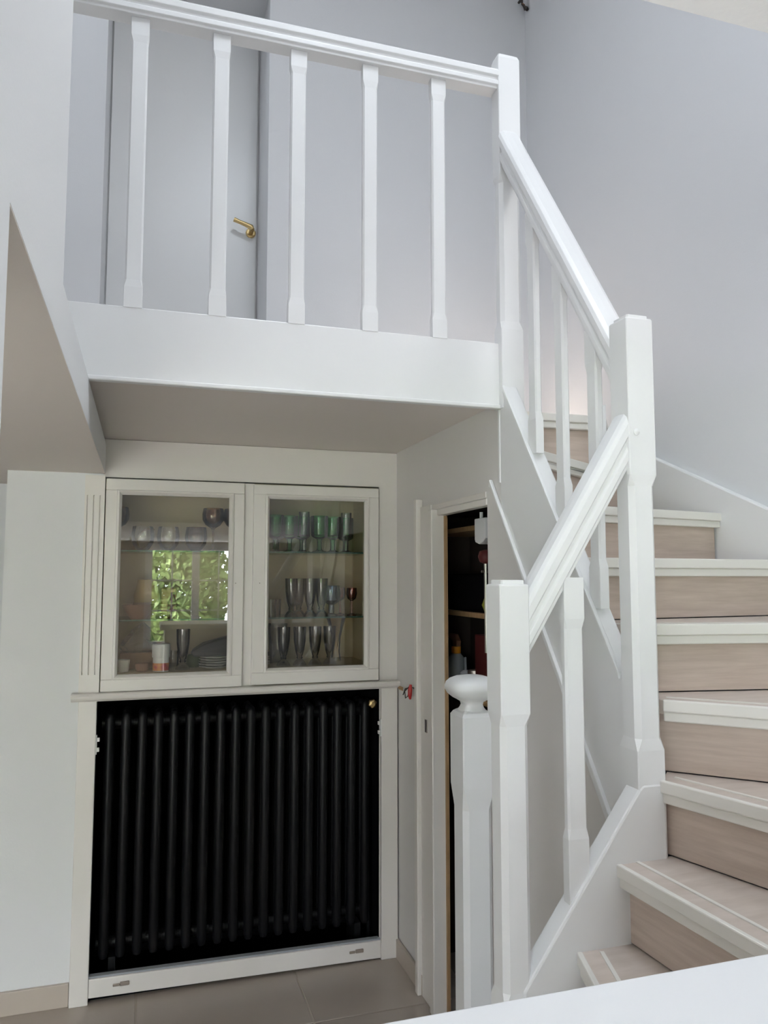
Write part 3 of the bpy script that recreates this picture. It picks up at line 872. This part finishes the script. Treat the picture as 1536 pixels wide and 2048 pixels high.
q = MB(); q.tube([(1.10, 2.40, 1.70), (1.10, 2.40, 1.722)], .006, 8); q.build('gland', 'white_plastic', jb)
# wooden block seen behind the knob of the stout post
o = bx(1.055, 1.075, 2.30, 2.48, .93, 1.0).build('wood_block', 'shelf_wood'); tag(o, 'pale wooden block behind the mushroom knob in the closet doorway', 'block')
# ================================================================== SMALL THINGS
wr = thing('wire_stub', (1.0, 2.84, 1.03), 'dark looped wire with a red connector on the nook wall', 'wire')
q = MB(); q.tube([(1.012, 2.835, 1.075), (.995, 2.85, 1.08), (.985, 2.875, 1.06), (.985, 2.865, 1.035), (.99, 2.85, 1.045), (.992, 2.845, 1.065)], .0022, 6)
q.tube([(1.0, 2.842, 1.078), (.985, 2.868, 1.07), (.982, 2.885, 1.045)], .0022, 6); q.build('loop', 'wire', wr)
q = MB(); q.tube([(.996, 2.835, 1.09), (.992, 2.832, 1.07), (.992, 2.834, 1.05), (.994, 2.836, 1.035)], [.005, .009, .008, .004], 8); q.build('connector', 'red', wr, smooth=True)
ws = thing('cable_end', (1.78, 3.32, 4.36), 'dark bare cable end poking out near the ceiling corner', 'cable')
q = MB(); q.tube([(1.765, 3.33, 4.43), (1.766, 3.30, 4.425), (1.768, 3.298, 4.405), (1.78, 3.296, 4.385), (1.783, 3.30, 4.37)], [.006, .009, .005, .007, .003], 8)
q.tube([(1.766, 3.30, 4.40), (1.772, 3.29, 4.385), (1.787, 3.29, 4.375), (1.797, 3.293, 4.37)], [.003, .005, .011, .007], 8); q.build('strand', 'wire', ws)
q = MB(); q.tube([(1.77, 3.298, 4.40), (1.776, 3.292, 4.39)], .006, 8); q.build('copper_tip', 'terracotta', ws)
# screw cap on the tall newel
q = MB(); q.lathe(0, 0, [(.0075, 0), (.0075, .002), (.004, .004), (.001, .0045)], 14)
sc_ = q.build('screw_cap', 'paint', org=(0, 0, 0), smooth=True); sc_.rotation_euler.x = PI / 2
sc_.parent = ub; sc_.location = (Vector((1.008, 1.4, 1.812)) - ORG[ub.name]) * S

# foreground counter
ct = thing('white_counter', (.8, .37, 0), 'smooth white counter in the near right foreground', 'counter')
b = MB(); b.box(.13, 1.75, .17, .56, 1.14, 1.18); b.build('counter_top', 'counter', ct, bevel=.004)
b = MB(); b.box(.16, 1.72, .19, .54, 0, 1.14); b.build('body', 'paint', ct)

# ================================================================== GARDEN BEHIND THE VIEWER
M['bounce_ground'] = mat('pale_bounce_ground', (.66, .64, .62), .8, noise=(3, (1, 1, 1), (.60, .58, .56), 4))  # pale ground added outside to reflect daylight up through the windows
g = MB(); g.box(-9, 6, -9.6, YF - .12, -.15, -.12); g.box(-9, -3.12, YF - .12, 6, -.15, -.12)
o = g.build('bounce_ground', 'bounce_ground', kind='structure'); tag(o, 'pale ground added outside the windows to bounce daylight indoors', 'bounce_ground')

g = MB(); g.box(-14, 14, -22, YF - .12, -.22, -.15)
o = g.build('garden_ground', 'grass', kind='structure'); tag(o, 'grassy garden outside the windows', 'ground')
def shrub(x, y, r, h, seed, label):
    rr = random.Random(seed)
    t = thing('garden_tree', (x, y, -.15), label, 'tree', 'garden trees behind the viewer')
    q = MB(); q.tube([(x, y, -.15), (x + .05, y, h * .5), (x, y + .05, h * .8)], [.09, .06, .02], 8); q.build('trunk', 'bark', t)
    q = MB()
    for _ in range(6500):
        a = rr.uniform(0, 2 * PI); zz = rr.uniform(.02, 1) * h
        rad_ = r * math.sqrt(max(.05, 1 - (2 * zz / h - .9) ** 2 * .7)) * rr.uniform(.55, 1.05)
        c = Vector((x + rad_ * math.cos(a), y + rad_ * math.sin(a), zz))
        u = Vector((rr.gauss(0, 1), rr.gauss(0, 1), rr.gauss(0, 1))).normalized(); w_ = u.orthogonal().normalized()
        s = rr.uniform(.065, .135)
        q.add([c - u * s, c + w_ * s * .5, c + u * s, c - w_ * s * .5], [(0, 1, 2, 3)])
    f = q.build('foliage', 'leaf', t); f['kind'] = 'stuff'
for i, (x, y, r, h) in enumerate(((-4.4, -10.9, 1.15, 3.0), (-1.9, -11.0, 1.15, 2.9), (.6, -10.9, 1.15, 3.1), (3.1, -11.0, 1.15, 2.9), (5.6, -10.9, 1.15, 3.0))):
    shrub(x, y, r, h, 20 + i, ['leafy garden tree farthest left beyond the windows', 'leafy garden tree second from the left beyond the windows', 'tall leafy garden tree straight behind the casement', 'low leafy garden tree right of the casement', 'leafy garden tree farthest right beyond the windows'][i])
